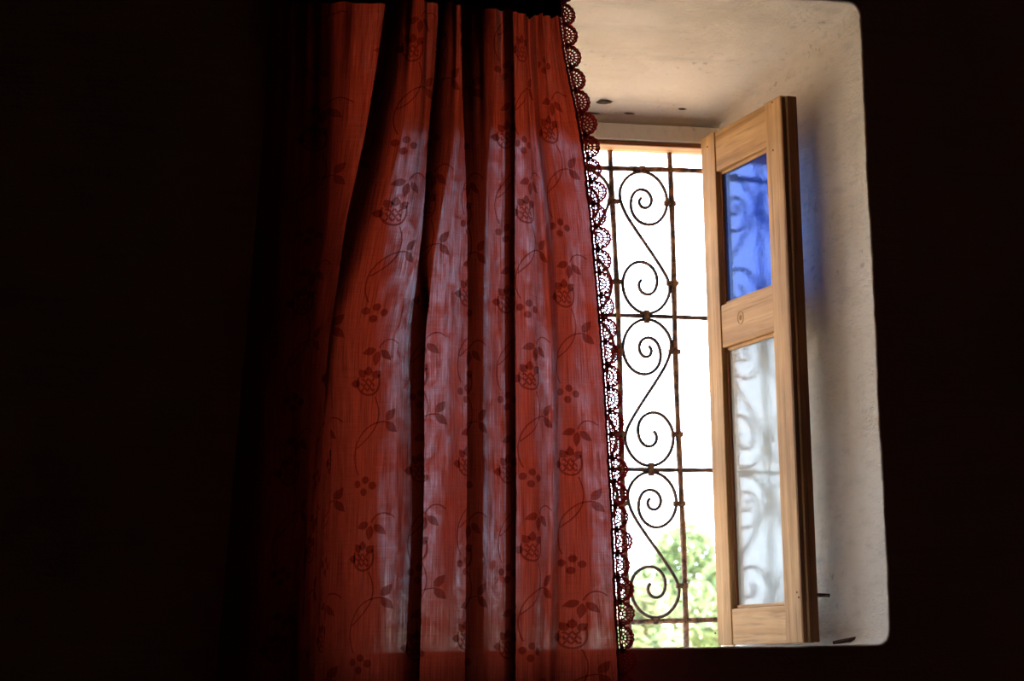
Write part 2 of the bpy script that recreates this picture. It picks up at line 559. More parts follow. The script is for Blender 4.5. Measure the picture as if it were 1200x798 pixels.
xl_b, xr_b = XL_D + .0145, XR_D - .004
for k, z in enumerate(hz):
    pts = [(xl_b + (xr_b - xl_b) * t, GY + .0005, z + .0012 * sin(8 * t + k * 1.9)) for t in np.linspace(0, 1, 49)]
    r = .0046 if k in (0, 3) else .0037
    g = Geo().add(tube_geo([np.array(p) - GO for p in pts], [r + .0004 * sin(i * 1.9) for i in range(49)], 8))
    g.build('horizontal_bar', MT['rust'] if k in (0, 3) else MT['iron'], grille)

def interp_r(table, a):
    A = [t[0] for t in table]; Rr = [t[1] for t in table]
    return float(np.interp(a, A, Rr))
def smooth_pts(P, times=2):
    P = np.array(P)
    for _ in range(times):
        Q = P.copy(); Q[1:-1] = (P[:-2] + 2 * P[1:-1] + P[2:]) / 4; P = Q
    return P
px_u = np.linalg.norm(at(760, 300, GY) - at(761, 300, GY))     # metres per pixel on the grille
def scroll_pts(w, z0, z1, flip, rs):
    """an S scroll standing between two bars: w the clear half width, between heights z0 (low) and z1 (high)"""
    hh = z1 - z0
    ra = .215 * hh; cz_a = z1 - ra - .0035; cz_b = z0 + ra + .0035
    up = [(180, 1.0), (90, 1.0), (0, .97), (-90, .74), (-180, .50), (-270, .38), (-360, .34), (-450, .23), (-540, .15), (-600, .10)]
    lo = [(0, 1.0), (-90, .98), (-180, .92), (-270, .66), (-360, .44), (-450, .32), (-540, .26), (-590, .2)]
    P = []
    k1 = 1 + rs.uniform(-.06, .06); k2 = 1 + rs.uniform(-.08, .08)
    angs = np.arange(-600, 181, 9)
    for a in angs:                    # from the eye of the upper spiral out to its left side
        f = interp_r(sorted(up), a)
        if f < .8: f *= k1
        P.append((w * f * cos(radians(a)), cz_a + ra * f * sin(radians(a)) + .004 * (1 - f)))
    P = list(P)
    # straight run from the upper left to the lower right
    a0 = (-w, cz_a); a1 = (w, cz_b)
    for t in np.linspace(0.10, 0.92, 16):
        e = t + .015 * sin(2 * pi * t)
        P.append((a0[0] + (a1[0] - a0[0]) * t, a0[1] + (a1[1] - a0[1]) * e))
    for a in np.arange(0, -591, -9):
        f = interp_r(sorted(lo), a)
        if f < .8: f *= k2
        P.append((w * f * cos(radians(a)), cz_b + ra * f * sin(radians(a)) - .004 * (1 - f)))
    P = smooth_pts(P, 3)
    if flip: P = P * np.array([-1, 1])
    return P, cz_a, cz_b
rs = random.Random(3)
def collar(x, z, sx, sz, sy=.008):
    o = box_obj('collar', (x - sx / 2, GY - sy / 2 - .0005, z - sz / 2), X3, (sx, sy + .001, sz), MT['rust'], grille, .0014)
    return o
for c in range(4):
    xm = (bars[c] + bars[c + 1]) / 2
    w = PIT / 2 - .0052
    for s in range(3):
        flip = (s == 1) ^ (c % 2 == 1)
        P, ca, cb = scroll_pts(w, hz[s + 1], hz[s], flip, rs)
        pts = [np.array((xm + p[0], GY + .001 * sin(i * .2), p[1])) - GO for i, p in enumerate(P)]
        g = Geo().add(tube_geo(pts, .0029, 6, False, 1.4))
        g.build('scroll', MT['iron'], grille)
        for zz in (ca, cb):
            collar(xm + (PIT / 2 - .003), zz, .021, .0085)
            if c == 3: collar(xm - (PIT / 2 - .003), zz, .021, .0085)
        if s: collar(xm, hz[s], .0095, .022)
    collar(xm, hz[0], .009, .011); collar(xm, hz[3], .009, .011)

# ------------------------------------------------------------------ shutter (casement leaf standing open into the recess)
Hn = at(821, 163, D - .012)
zt = Hn[2]
def at_z(px, py, z):
    v = _f + _r * ((px - 600.0) / F_PX) + _u * ((399.0 - py) / F_PX)
    return CAM + v * ((z - CAM[2]) / v[2])
Fn = at_z(914, 111.5, zt)
sh_dir = np.array([Fn[0] - Hn[0], Fn[1] - Hn[1], 0]); SW = np.linalg.norm(sh_dir); sh_dir /= SW
sh_nrm = np.array([-sh_dir[1], sh_dir[0], 0])
if sh_nrm[0] > 0: sh_nrm = -sh_nrm          # the face that looks at the window opening and the viewer
back = -sh_nrm
TH = 0.021
O = np.array([Hn[0], Hn[1], 0.004])
SHH = zt - 0.004
shutter = empty('window_shutter', tuple(O))
tag(shutter, 'open pine shutter with a blue glass pane over a pale rippled pane', 'shutter')
def sz(px, py):
    p = at_plane(px, py, O, sh_nrm)
    return float(np.dot(p - O, sh_dir)), float(p[2] - O[2])
s_st, _ = sz(837, 170)
s_rt, _ = sz(897, 150)
UP = np.array([0, 0, 1.])
AXV = (sh_dir, back, UP)               # uprights: local z upwards
AXH = (back, UP, sh_dir)               # rails: local z along the shutter
def upright(name, s0, s1, z0, z1, t0, t1, mat, bev=.002):
    return box_obj(name, O + sh_dir * s0 + back * t0 + UP * z0, AXV, (s1 - s0, t1 - t0, z1 - z0), MT[mat], shutter, bev)
def rail(name, s0, s1, z0, z1, t0, t1, mat, bev=.002):
    return box_obj(name, O + sh_dir * s0 + back * t0 + UP * z0, AXH, (t1 - t0, z1 - z0, s1 - s0), MT[mat], shutter, bev)
upright('stile', 0, s_st, 0, SHH, 0, TH, 'wood')
upright('stile', s_rt, SW, 0, SHH, 0, TH, 'wood')
z_p1 = sz(868, 186)[1]; z_p0 = sz(873, 347)[1]; z_q1 = sz(878, 397)[1]; z_q0 = sz(893, 711)[1]
rails = [rail('top_rail', s_st + .0006, s_rt - .0006, z_p1, SHH - .001, .0015, TH - .001, 'wood'),
         rail('middle_rail', s_st + .0006, s_rt - .0006, z_q1, z_p0, .0015, TH - .001, 'wood'),
         rail('bottom_rail', s_st + .0006, s_rt - .0006, 0.0, z_q0, .0015, TH - .001, 'wood')]
# strip and rebate on the free edge, room-side shade put into the colour
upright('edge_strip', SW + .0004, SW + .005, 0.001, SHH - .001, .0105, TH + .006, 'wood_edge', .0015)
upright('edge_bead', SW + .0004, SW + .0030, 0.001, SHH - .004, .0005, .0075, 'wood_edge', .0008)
upright('edge_bead', SW + .0004, SW + .0060, 0.001, SHH - .002, .0079, .0101, 'wood_frame', .0006)
def pane(name, z0, z1, mat, label):
    o = rail(name, s_st - .001, s_rt + .001, z0 - .002, z1 + .002, .0135, .0165, mat, 0)
    o['label'] = label
pane('pane', z_p0, z_p1, 'blue', 'blue glass pane')
pane('pane', z_q0, z_q1, 'clear', 'pale rippled glass pane')
for (z0, z1) in ((z_p0, z_p1), (z_q0, z_q1)):
    upright('glazing_bead', s_rt - .0085, s_rt - .0016, z0 + .0005, z1 - .0005, .0045, .0130, 'wood_frame', .001)
    upright('glazing_bead', s_st + .0006, s_st + .006, z0 + .0005, z1 - .0005, .0085, .0130, 'wood_edge', .001)  # dark pine: shade at the stile's inner edge painted into the colour
    rail('glazing_bead', s_st + .0065, s_rt - .009, z1 - .0055, z1 - .0005, .0085, .0130, 'wood', .001)
    rail('glazing_bead', s_st + .0065, s_rt - .009, z0 + .0005, z0 + .0055, .0085, .0130, 'wood', .001)
# knot of the middle rail
ks, kz = sz(867, 372)
g = Geo()
for rr, th_ in ((.0095, .0009), (.0030, .0014)):
    pts = [sh_dir * (ks + rr * cos(a)) + UP * (kz + rr * 1.15 * sin(a)) + back * .0013 for a in np.linspace(0, 2 * pi, 20, endpoint=False)]
    g.add(tube_geo(pts, th_ * .5, 5, True, 1, sh_nrm))
g.build('wood_knot', MT['knot'], shutter)
for px, py in ((905, 120), (906, 176), (936, 700), (934, 694), (829, 172), (838, 742), (833, 560)):
    s_, z_ = sz(px, py)
    pts = [sh_dir * s_ + UP * z_ + back * t for t in (.001, -.0006, -.0010)]
    Geo().add(tube_geo(pts, [.0016, .0016, .0009], 7, False, 1, (0, 0, 1))).build('nail_head', MT['iron'], shutter)
# latch pin at the foot of the free edge, sticking out towards the reveal
ls, lz = SW, sz(943, 697)[1]
p0 = sh_dir * (SW + .0025) + back * (TH + .003) + UP * lz
p1 = p0 + back * .022 + sh_dir * .004 - UP * .001
Geo().add(tube_geo([p0, p0 * .5 + p1 * .5, p1], [.0032, .0030, .0030], 8)).build('latch_pin', MT['iron'], shutter)
for zz in (.13, .70):
    bm = bmesh.new()
    bmesh.ops.create_cone(bm, cap_ends=True, segments=12, radius1=.005, radius2=.005, depth=.06)
    o = bm_obj('hinge', bm, MT['iron'], shutter, False)
    o.location = tuple(sh_dir * -.003 + back * (TH + .002) + UP * zz)

# iron peg at the foot of the reveal
def reveal_x(y): return XR_D * (y / D)
n_rev = np.array([1.0, -XR_D / D, 0]); n_rev /= np.linalg.norm(n_rev)
pa = at_plane(1003, 748.5, np.array([0, 0, 0.]), n_rev)
pb = pa + np.array([-.032, .012, -.0075]); pb[2] = max(pb[2], .0035)
pc = pa + n_rev * .012 + np.array([0, 0, .002])
g = Geo().add(tube_geo([pc - pa, (pa - pa), (pb - pa) * .55, pb - pa], [.0034, .0034, .0032, .0026], 8))
peg = g.build('iron_peg', MT['iron'])
peg.location = tuple(pa)
tag(peg, 'short dark iron peg sticking out of the reveal at the sill', 'peg')

# ------------------------------------------------------------------ curtain
CY = -0.055
ROWS = [-60, 60, 160, 260, 400, 600, 830]
CP = [  # x in the photograph per row ; depth towards the room (cm) per row
    ([316, 314, 308, 300, 288, 270, 250], [-2.8, -2.8, -2.8, -2.6, -2.0, -1, 0]),
    ([338, 336, 332, 326, 316, 300, 282], [-3.3, -3.3, -3.3, -3.2, -2.8, -2, -1]),
    ([358, 358, 354, 350, 340, 325, 306], [-2.8, -2.8, -2.8, -2.7, -2.0, -1, .2]),
    ([388, 388, 386, 382, 362, 348, 332], [-2.4, -2.4, -2.4, -2.2, -1.4, -.2, .8]),
    ([425, 420, 412, 396, 374, 358, 346], [-1.4, -1.4, -1.4, -1.2, -.8, -.2, .4]),
    ([497, 486, 471, 447, 398, 368, 356], [-1.2, -1.2, -1.2, -1.0, -.4, .2, .6]),
    ([464, 446, 430, 408, 384, 375, 364], [.2, .2, .2, .2, .4, .6, .8]),
    ([496, 485, 469, 445, 399, 383, 372], [1.2, 1.2, 1.2, 1.2, 1.0, 1.0, 1.0]),
    ([462, 444, 428, 405, 388, 394, 384], [2.6, 2.8, 2.8, 2.8, 2.2, 1.8, 1.6]),
    ([492, 488, 482, 466, 438, 430, 424], [3.8, 3.8, 3.8, 3.6, 3.2, 2.6, 2.6]),
    ([518, 512, 508, 495, 470, 468, 462], [1.6, 1.6, 1.6, 2.0, 3.6, 3.8, 3.8]),
    ([540, 535, 531, 514, 497, 496, 490], [-1.0, -1.0, -1.0, .4, 3.8, 4.0, 4.0]),
    ([518, 514, 504, 498, 488, 489, 481], [.6, .6, .6, .8, 2.4, 2.6, 2.6]),
    ([539, 534, 530, 514, 491, 492, 485], [1.8, 1.8, 1.8, 1.8, 1.8, 2.0, 2.0]),
    ([515, 511, 501, 496, 480, 484, 473], [3.8, 3.8, 3.8, 3.2, .8, 1.0, 1.0]),
    ([538, 538, 532, 524, 520, 520, 516], [3.6, 3.6, 3.6, 3.4, 2.6, 2.6, 2.6]),
    ([580, 578, 573, 566, 564, 564, 564], [.0] * 7),
    ([540, 540, 544, 548, 548, 547, 545], [4.4] * 7),
    ([574, 574, 576, 576, 578, 580, 579], [3.0] * 7),
    ([588, 588, 590, 589, 590, 592, 590], [2.8] * 7),
    ([600, 602, 604, 603, 604, 605, 604], [4.2] * 7),
    ([590, 590, 593, 592, 592, 594, 592], [1.4] * 7),
    ([611, 612, 614, 617, 620, 624, 622], [2.6] * 7),
    ([618, 620, 627, 637, 644, 646, 641], [.2, .2, .2, .0, -.2, -.2, .2]),
    ([630, 632, 638, 650, 657, 661, 658], [2.6, 2.6, 2.6, 2.6, 2.4, 2.4, 2.6]),
    ([642, 648, 664, 677, 686, 698, 708], [2.0, 2.0, 1.8, 1.6, 1.4, 1.6, 2.0]),
    ([651, 661, 683, 694, 706, 718, 728], [2.4, 2.4, 2.2, 2.0, 1.8, 2.0, 2.4]),
]
NC = len(CP)
Z_TOPC, Z_BOT = 0.985, -0.42
def cr(p0, p1, p2, p3, t):
    return .5 * ((2 * p1) + (-p0 + p2) * t + (2 * p0 - 5 * p1 + 4 * p2 - p3) * t * t + (-p0 + 3 * p1 - 3 * p2 + p3) * t ** 3)
ZG = np.linspace(Z_BOT, Z_TOPC, 160)
CX = np.zeros((NC, len(ZG))); CD = np.zeros((NC, len(ZG)))
for i, (xs, ds) in enumerate(CP):
    W = [at(x, y, CY - dd * .01) for x, y, dd in zip(xs, ROWS, ds)]
    zz = np.array([w[2] for w in W])[::-1]; xx = np.array([w[0] for w in W])[::-1]; dd = np.array(ds)[::-1]
    sl = (xx[1] - xx[0]) / (zz[1] - zz[0])
    zz = np.concatenate([[Z_BOT - .05], zz, [1.2]]); xx = np.concatenate([[xx[0] + sl * (Z_BOT - .05 - zz[1]) * .6], xx, [xx[-1]]]); dd = np.concatenate([[dd[0]], dd, [dd[-1]]])
    a = np.interp(ZG, zz, xx); b = np.interp(ZG, zz, dd)
    ker = np.hanning(19); ker /= ker.sum()
    CX[i] = np.convolve(np.pad(a, 9, 'edge'), ker, 'valid'); CD[i] = np.convolve(np.pad(b, 9, 'edge'), ker, 'valid')
    # keep the slope at the padded ends
    CX[i][:9] = a[:9]; CX[i][-9:] = a[-9:]

def spline_eval(tab, t):
    """tab (NC, ...) ; t array in 0..NC-1"""
    i = np.clip(np.floor(t).astype(int), 0, NC - 2); f = t - i
    g = lambda k: np.take_along_axis(tab, np.clip(k, 0, NC - 1)[None], 0)[0]
    return i, f, g
# fabric coordinate (metres of cloth) against control index, measured at mid height
kmid = int(np.argmin(abs(ZG - .45)))
tt = np.linspace(0, NC - 1, 2001)
def line_eval(col, t):
    i = np.clip(np.floor(t).astype(int), 0, NC - 2); f = t - i
    q = lambda k: col[np.clip(k, 0, NC - 1)]
    return cr(q(i - 1), q(i), q(i + 1), q(i + 2), f)
SL = np.zeros(2001)
for zk in (0.1, 0.3, 0.5, 0.7, 0.85):
    kk = int(np.argmin(abs(ZG - zk)))
    Xm = line_eval(CX[:, kk], tt); Dm = line_eval(CD[:, kk] * .01, tt)
    SL[1:] += np.cumsum(np.hypot(np.diff(Xm), np.diff(Dm))) / 5
S_TOT = SL[-1]
BAND_Z = at(560, 11, CY - .03)[2]
def surf(s, z):
    """cloth point for fabric coordinates s (0..S_TOT) and height z (arrays of the same shape)"""
    s = np.asarray(s, float); z = np.asarray(z, float)
    shp = s.shape; s = s.ravel(); z = z.ravel()
    t = np.interp(s, SL, tt)
    zi = np.clip((z - ZG[0]) / (ZG[1] - ZG[0]), 0, len(ZG) - 1.001); k = zi.astype(int); fz = zi - k
    i = np.clip(np.floor(t).astype(int), 0, NC - 2); f = t - i
    def val(tab):
        q = lambda c: tab[np.clip(c, 0, NC - 1), k] * (1 - fz) + tab[np.clip(c, 0, NC - 1), k + 1] * fz
        return cr(q(i - 1), q(i), q(i + 1), q(i + 2), f)
    x = val(CX); dep = val(CD) * .01
    # gathers under the tape, dying out downwards; soft crumple all over
    dn = np.maximum(0, BAND_Z - z)
    gth = np.exp(-dn / .085) * .0075
    above = np.where(z > BAND_Z, 1.0, 0.0)
    dep = dep + gth * (np.sin(s * 265 + 1.3 * np.sin(s * 31)) + .5 * np.sin(s * 430 + 2)) * (1 - .4 * above)
    dep = dep + .0012 * np.sin(s * 90 + z * 9) * np.sin(z * 23 + s * 14) + .0006 * np.sin(s * 190 - z * 41) * np.sin(z * 61 + s * 33)
    y = CY - dep
    # the heading is drawn in to the rod
    y = y * (1 - .35 * np.clip((z - BAND_Z + .03) / .06, 0, 1)) + (CY - .012) * .35 * np.clip((z - BAND_Z + .03) / .06, 0, 1)
    y = np.minimum(y, -.020 - .002)
    return np.stack([x, y, z], -1).reshape(shp + (3,))

curtain = empty('curtain', (-.62, CY, Z_BOT))
tag(curtain, 'gathered translucent red curtain with embroidered flowers and a lace edge', 'curtain')
KO = np.array(curtain.location)
NU, NV = 520, 300
sg = np.linspace(0, S_TOT, NU); zg = np.linspace(Z_BOT, Z_TOPC, NV)
SS, ZZ = np.meshgrid(sg, zg)
PC = surf(SS, ZZ).reshape(-1, 3) - KO
idx = np.arange(NU * NV).reshape(NV, NU)
quads = np.stack([idx[:-1, :-1], idx[:-1, 1:], idx[1:, 1:], idx[1:, :-1]], -1).reshape(-1, 4)
me = bpy.data.meshes.new('cloth')
me.vertices.add(len(PC)); me.vertices.foreach_set('co', PC.astype(np.float32).ravel())
me.loops.add(quads.size); me.loops.foreach_set('vertex_index', quads.astype(np.int32).ravel())
me.polygons.add(len(quads)); me.polygons.foreach_set('loop_start', np.arange(0, quads.size, 4, dtype=np.int32))
me.polygons.foreach_set('loop_total', np.full(len(quads), 4, dtype=np.int32))
me.update(calc_edges=True)
uv = me.uv_layers.new(name='UVMap')
UVv = np.stack([SS.ravel(), ZZ.ravel()], -1)[quads.ravel()]
uv.data.foreach_set('uv', UVv.astype(np.float32).ravel())
me.polygons.foreach_set('use_smooth', [True] * len(me.polygons))
me.materials.append(MT['cloth']); me.validate()
cl = bpy.data.objects.new('cloth', me); C.objects.link(cl); cl.parent = curtain

# heading tape across the gathers
def tape():
    n = 420
    s = np.linspace(0, S_TOT, n)
    V = []; Fq = []
    rows = [(BAND_Z - .001, .002), (BAND_Z + .004, .006), (BAND_Z + .02, .0075), (BAND_Z + .045, .006), (BAND_Z + .06, .004)]
    for z, off in rows:
        p = surf(s, z + .016 * (1 - s / S_TOT)); p[:, 1] -= off; V.append(p)
    for z, off in rows[::-1]:
        p = surf(s, z + .016 * (1 - s / S_TOT)); p[:, 1] += off * .35; V.append(p)
    V = np.concatenate(V) - KO
    m = len(rows) * 2
    for r in range(m):
        r2 = (r + 1) % m
        for k in range(n - 1):
            Fq.append((r * n + k, r * n + k + 1, r2 * n + k + 1, r2 * n + k))
    o = mesh_obj('heading_tape', V, Fq, MT['band'], curtain, True)
    o['label'] = 'dark opaque heading tape'
    return o
tape()

# rod the curtain hangs from, with the rings sewn to the heading
rodz = Z_TOPC + .022
RODY = -.062
rod = empty('curtain_rod', (-.55, RODY, rodz))
tag(rod, 'dark curtain rod carrying the red curtain above the window recess', 'rod')
Geo().add(tube_geo([(-.62, 0, 0), (.75, 0, 0)], .008, 12)).build('pole', MT['iron'], rod)
for x in (-.60, .73):
    Geo().add(tube_geo([(x, -RODY, -.002), (x, .03, -.014), (x, .004, -.014)], .005, 8)).build('bracket', MT['iron'], rod)
for s_ in np.linspace(.02, S_TOT - .02, 9):
    p = surf(np.array([s_]), np.array([Z_TOPC]))[0]
    ring = [np.array([p[0], RODY + .017 * sin(a), rodz + .004 - .018 * cos(a)]) - KO for a in np.linspace(0, 2 * pi, 20, endpoint=False)]
    g = Geo().add(tube_geo(ring, .002, 6, True, 1, (1, 0, 0)))
    g.add(tube_geo([p - KO + np.array([0, 0, -.012]), ring[0] * .5 + (p - KO) * .5, ring[0]], .0016, 6)).build('curtain_ring', MT['iron'], curtain)

# embroidery: every motif follows the cloth
def on_cloth(uv_pts, s0, z0, lift):
    P = np.array(uv_pts, float)
    s = np.clip(s0 + P[:, 0], .001, S_TOT - .001); z = np.clip(z0 + P[:, 1], Z_BOT + .002, Z_TOPC - .002)
    e = 5e-4
    c = surf(s, z); a = surf(s + e, z) - surf(s - e, z); b = surf(s, z + e) - surf(s, z - e)
    n = np.cross(a, b); n /= np.linalg.norm(n, axis=1)[:, None] + 1e-12
    l = np.asarray(lift) if hasattr(lift, '__len__') else np.full(len(P), lift)
    return c + n * l[:, None] * np.where(n[:, 1:2] > 0, 1, 1) - KO
# cross(ds, dz) with ds along +x, dz along +z points to -y: towards the room
LIFT = .0007
def fan(outline, rings_=3):
    """concentric rings so that the patch can bend with the cloth"""
    o = np.array(outline); c = o.mean(0); n = len(o)
    P = [c]; Fq = []
    for r in range(1, rings_ + 1):
        P.extend(c + (o - c) * (r / rings_))
    for k in range(n):
        Fq.append((0, 1 + k, 1 + (k + 1) % n))
    for r in range(1, rings_):
        a = 1 + (r - 1) * n; b = 1 + r * n
        for k in range(n):
            k2 = (k + 1) % n
            Fq.append((a + k, b + k, b + k2, a + k2))
    lift = [LIFT * 1.5] + [LIFT * (1.5 - .9 * (r / rings_) ** 2) for r in range(1, rings_ + 1) for _ in range(n)]
    return np.array(P), Fq, lift
def ribbon(line, w):
    L = np.array(line); T = np.gradient(L, axis=0); T /= np.linalg.norm(T, axis=1)[:, None] + 1e-9
    Nn = np.stack([-T[:, 1], T[:, 0]], -1)
    n = len(L); wv = w if hasattr(w, '__len__') else np.full(n, w)
    P = np.concatenate([L + Nn * wv[:, None] / 2, L, L - Nn * wv[:, None] / 2])
    Fq = []
    for k in range(n - 1):
        Fq.append((k, k + 1, n + k + 1, n + k)); Fq.append((n + k, n + k + 1, 2 * n + k + 1, 2 * n + k))
    return P, Fq, [LIFT * .6] * n + [LIFT * 1.2] * n + [LIFT * .6] * n
def leaf_outline(L, w, ang, ox=0, oy=0, n=9):
    t = np.linspace(0, 1, n)
    h = w / 2 * np.sin(pi * t ** .8)
    up = np.stack([t * L, h], -1); dn = np.stack([t[::-1][1:-1] * L, -h[::-1][1:-1]], -1)
    o = np.concatenate([up, dn]); c, s = cos(ang), sin(ang)
    return np.stack([o[:, 0] * c - o[:, 1] * s + ox, o[:, 0] * s + o[:, 1] * c + oy], -1)
def stitch(name, pieces, s0, z0):
    g = Geo()
    for P, Fq, lift in pieces:
        g.add((on_cloth(P, s0, z0, lift), Fq))
    return g.build(name, MT['embroidery'], curtain)
def bez(p0, p1, p2, p3, n=18):
    t = np.linspace(0, 1, n)[:, None]
    p0, p1, p2, p3 = map(np.array, (p0, p1, p2, p3))
    return (1 - t) ** 3 * p0 + 3 * (1 - t) ** 2 * t * p1 + 3 * (1 - t) * t * t * p2 + t ** 3 * p3
def circle(r, ox, oy, n=12):
    a = np.linspace(0, 2 * pi, n, endpoint=False)
    return np.stack([ox + r * np.cos(a), oy + r * np.sin(a)], -1)

def motif_column(s0, zoff, mir, rnd):
    PZ = .2350
    z = Z_TOPC + .1 - zoff
    sx = -1 if mir else 1
    inside = lambda a, zz: .008 < s0 + sx * a < S_TOT - .004 and Z_BOT + .03 < zz < BAND_Z - .01
    def P(o): return np.array(o) * np.array([sx, 1])
    while z > Z_BOT:
        # berries
        for bx_, bz_ in ((-.0115, -.001), (.001, .0045), (.0115, -.003), (-.001, -.0115)):
            if inside(bx_, z + bz_):
                stitch('embroidered_berry', [fan(P(circle(.0052, bx_, bz_)), 2)], s0, z)
        # sprig of leaves
        zs = z - .052
        for a, L in ((200, .019), (262, .021), (318, .021)):
            lx = .012 + cos(radians(a)) * .004; lz = sin(radians(a)) * .004
            if inside(.012, zs):
                stitch('embroidered_leaf', [fan(P(leaf_outline(L, .0105, radians(a), lx, lz)), 3)], s0, zs)
        if inside(.02, zs):
            stitch('embroidered_stem', [ribbon(P(bez((.012, 0), (.018, .014), (.03, .016), (.040, .006))), .0019)], s0, zs)
        # flower
        zf = z - .100
        if inside(0, zf):
            pieces = [fan(P(leaf_outline(.014, .011, radians(a), ox, oz)), 2) for a, ox, oz in ((128, -.004, .008), (88, .000, .010), (40, .006, .008), (178, -.010, -.001))]
            cup = bez((-.013, .008), (-.017, -.006), (-.010, -.016), (.002, -.016)).tolist() + bez((.002, -.016), (.014, -.015), (.018, -.002), (.014, .012)).tolist()[1:]
            pieces.append(ribbon(P(cup), .0028))
            for q in range(3):
                ln = [(-.009 + .018 * t, .004 - q * .0060 + .0022 * sin(t * 15 + q * 2)) for t in np.linspace(0, 1, 16)]
                pieces.append(ribbon(P(ln), .0024))
            stitch('embroidered_flower', pieces, s0, zf)
        # long looping stem with a pair of leaves
        zl = z - .122
        if inside(.0, zl - .04):
            stitch('embroidered_stem', [ribbon(P(bez((.010, .004), (.022, -.020), (.018, -.044), (-.014, -.066), 24)), .0019)], s0, zl)
            stitch('embroidered_stem', [ribbon(P(bez((-.010, -.102), (-.030, -.070), (-.004, -.026), (.030, -.030), 28)), .0019)], s0, zl)
        for a, ox, oz in ((50, .026, -.028), (-40, .026, -.031)):
            if inside(.030, zl - .03):
                stitch('embroidered_leaf', [fan(P(leaf_outline(.021, .0115, radians(a), ox, oz)), 3)], s0, zl)
        z -= PZ
rnd = random.Random(11)
s_a = S_TOT - .052
k = 0
while s_a > .02:
    motif_column(s_a, (.028 if k % 2 == 0 else .145) + .012 * (k // 2 % 2), False, rnd)
    s_a -= .076; k += 1

# scalloped lace along the free edge
def lace_mesh():
    g = Geo()
    nrm = (0, 0, 1)
    a_out = .0220; hb = .0165                     # reach and half pitch
    def arc(f, n=22, bump=0.0, nb=9):
        out = []
        for i in range(n + 1):
            th = -pi / 2 * .98 + pi * .98 * i / n
            k = f * (1 + bump * abs(sin(nb * pi * i / n)))
            out.append((.002 + (a_out - .002) * k * cos(th) ** .85 if cos(th) > 0 else .002, hb * .98 * k * sin(th), 0))
        return out
    g.add(tube_geo(arc(.92, 36, .09, 8), 0.0018, 5, False, .7, nrm))
    g.add(tube_geo(arc(.80, 22), 0.0014, 4, False, .7, nrm))
    g.add(tube_geo(arc(.50, 18), 0.0016, 4, False, .7, nrm))
    for i in range(9):
        th = -pi / 2 * .9 + pi * .9 * i / 8
        c, s_ = cos(th), sin(th)
        g.add(tube_geo([(.002 + (a_out - .002) * f * max(c, 0) ** .85, hb * f * s_, 0) for f in (.50, .65, .80)], .00135, 4, False, .7, nrm))
    for i in range(13):
        th = -pi / 2 * .95 + pi * .95 * i / 12
        g.add(tube_geo([(.002 + (a_out - .002) * f * max(cos(th), 0) ** .85, hb * f * sin(th), 0) for f in (.80, .95)], .00115, 4, False, .7, nrm))
    # net of the heart and base
    for i in range(5):
        th = -pi / 2 * .8 + pi * .8 * i / 4
        g.add(tube_geo([(.0035 + .0015 * cos(th), .0028 * sin(th), 0), (.002 + (a_out - .002) * .5 * cos(th), hb * .5 * sin(th), 0)], .00140, 4, False, .7, nrm))
    ring = [(.0045 + .0022 * cos(t), .0028 * sin(t), 0) for t in np.linspace(0, 2 * pi, 12, endpoint=False)]
    g.add(tube_geo(ring, .00150, 4, True, .7, nrm))
    for x, r in ((.0015, .0018), (-.0030, .0020)):
        g.add(tube_geo([(x + .0005 * sin(b * 400), b, 0) for b in np.linspace(-hb, hb, 13)], r, 5, False, .7, nrm))
    for b in np.linspace(-hb * .92, hb * .92, 7):
        g.add(tube_geo([(-.0030, b, 0), (.0015, b + .001, 0)], .00140, 4, False, .7, nrm))
    # web in the valleys between two scallops
    for sg_ in (-1, 1):
        g.add(tube_geo([(.002, hb * .70 * sg_, 0), (.0055, hb * .86 * sg_, 0), (.0050, hb * 1.0 * sg_, 0)], .00150, 4, False, .7, nrm))
        g.add(tube_geo([(.002, hb * .80 * sg_, 0), (.0035, hb * .95 * sg_, 0)], .00140, 4, False, .7, nrm))
    me = bpy.data.meshes.new('lace_scallop')
    me.from_pydata([tuple(map(float, v)) for v in g.v], [], g.f)
    me.polygons.foreach_set('use_smooth', [True] * len(me.polygons))
    me.materials.append(MT['lace'])
    return me
lm = lace_mesh()
rl = random.Random(4)
zc = Z_TOPC - .02
pitch = .0328
while zc > Z_BOT + .02:
    e = surf(np.array([S_TOT, S_TOT, S_TOT, S_TOT - .004]), np.array([zc, zc + pitch / 2, zc - pitch / 2, zc]))
    b = e[1] - e[2]; L = np.linalg.norm(b); b /= L
    a = e[0] - e[3]; a = a / np.linalg.norm(a)
    a = a * .55 + np.array([.9, -.1, 0]) * .45 + np.array([0, rl.uniform(-.25, .25), rl.uniform(-.06, .06)])
    a -= b * np.dot(a, b); a /= np.linalg.norm(a)
    n = np.cross(a, b)
    o = bpy.data.objects.new('lace_scallop', lm); C.objects.link(o); o.parent = curtain
    m = Matrix.Identity(4)
    ka = rl.uniform(.88, 1.1); kb = L / (.0165 * 2) * 1.02
    pos = e[0] - KO + a * .0012
    for r in range(3):
        m[r][0] = a[r] * ka; m[r][1] = b[r] * kb; m[r][2] = n[r]; m[r][3] = pos[r]
    o.matrix_local = m
    zc -= pitch

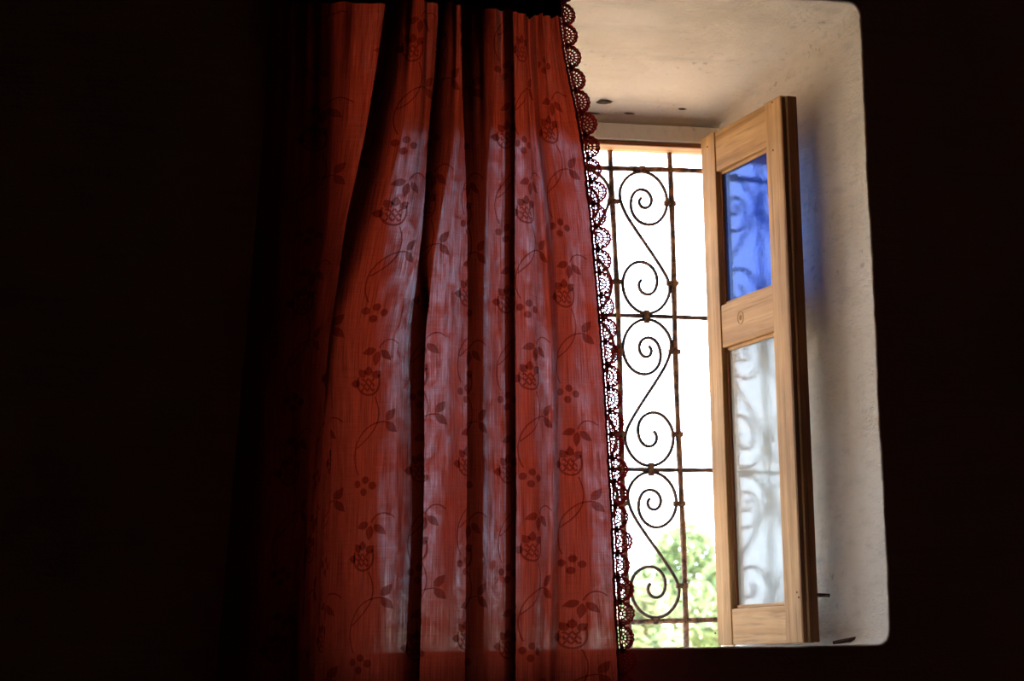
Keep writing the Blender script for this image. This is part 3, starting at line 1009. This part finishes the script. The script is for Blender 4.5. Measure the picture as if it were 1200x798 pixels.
# ------------------------------------------------------------------ outdoors
GZ = -1.15
gv = []; gf = []
xs = np.linspace(-60, 60, 61); ys = np.concatenate([np.linspace(WT, 30, 30), np.linspace(33, 160, 20)])
for y in ys:
    for x in xs:
        rise = 0.0 if y < 12 else (y - 12) * .042 + .5 * sin(x * .13 + 1) * min(1, (y - 12) / 30) + .3 * sin(x * .31 + y * .1) * min(1, (y - 12) / 30)
        gv.append((x, y, GZ + rise))
for j in range(len(ys) - 1):
    for i in range(len(xs) - 1):
        a = j * len(xs) + i
        gf.append((a, a + 1, a + len(xs) + 1, a + len(xs)))
tag(mesh_obj('ground', gv, gf, MT['ground'], None, True), 'sunlit dry ground outside the window', 'ground', kind='structure')

def tree(name, label, base, height, crown_r, n_leaf, mat, seed, clumps):
    r = random.Random(seed)
    t = empty(name, base)
    tag(t, label, 'tree', 'trees outside the window')
    th = height * .55
    pts = [(0, 0, -.05), (.03, 0, th * .35), (-.04, .03, th * .7), (0, 0, th)]
    Geo().add(tube_geo(pts, [.07, .06, .05, .035], 8)).build('trunk', MT['bark'], t)
    g = Geo()
    for (cx, cy, cz, cr_) in clumps:
        mid = (cx * .45, cy * .45, th * .6 + (cz - th * .6) * .6)
        Geo().add(tube_geo([(0, 0, th * .55), mid, (cx, cy, cz)], [.035, .022, .008], 6)).build('branch', MT['bark'], t)
        for _ in range(n_leaf // len(clumps)):
            while True:
                d = Vector((r.uniform(-1, 1), r.uniform(-1, 1), r.uniform(-1, 1)))
                if d.length < 1: break
            d = d * (d.length ** -.35 if d.length > .05 else 1)
            c = Vector((cx, cy, cz)) + d * cr_
            ax = Vector((r.uniform(-1, 1), r.uniform(-1, 1), r.uniform(-.8, .8))).normalized()
            bx_ = ax.cross(Vector((r.uniform(-1, 1), r.uniform(-1, 1), r.uniform(-1, 1)))).normalized()
            L = r.uniform(.05, .085); w = L * .42
            o = len(g.v)
            g.v.extend([tuple(c - ax * L), tuple(c + bx_ * w), tuple(c + ax * L), tuple(c - bx_ * w)])
            g.f.append((o, o + 1, o + 2, o + 3))
    f = g.build('foliage', mat, t, False)
    f['kind'] = 'stuff'
    return t
def tree_at(name, label, px, py_top, Y, mat, seed, n_leaf, rx, shape):
    top = at(px, py_top, Y)
    gz = GZ + max(0, (Y - 12) * .042) - .05
    h = top[2] - gz
    r = random.Random(seed)
    cl = []
    for (dx, dz, cr_) in shape:
        cl.append((dx * rx, r.uniform(-.4, .4) * rx, h * dz, cr_ * rx))
    tree(name, label, (top[0], Y, gz), h, rx, n_leaf, mat, seed, cl)
tree_at('leafy_tree', 'pale green leafy tree beyond the grille next to the shutter', 812, 602, 13.0, MT['leaf'], 2, 3000, .62,
        ((0, .86, .42), (-.45, .72, .42), (.45, .74, .42), (.05, .62, .5), (-.6, .5, .4), (.6, .5, .4), (.1, .42, .4)))
tree_at('leafy_shrub', 'low pale green shrub beyond the grille next to the lace edge', 752, 655, 11.0, MT['leaf2'], 7, 1800, .42,
        ((0, .82, .4), (-.5, .66, .45), (.5, .62, .42), (0, .5, .5), (-.2, .36, .5)))
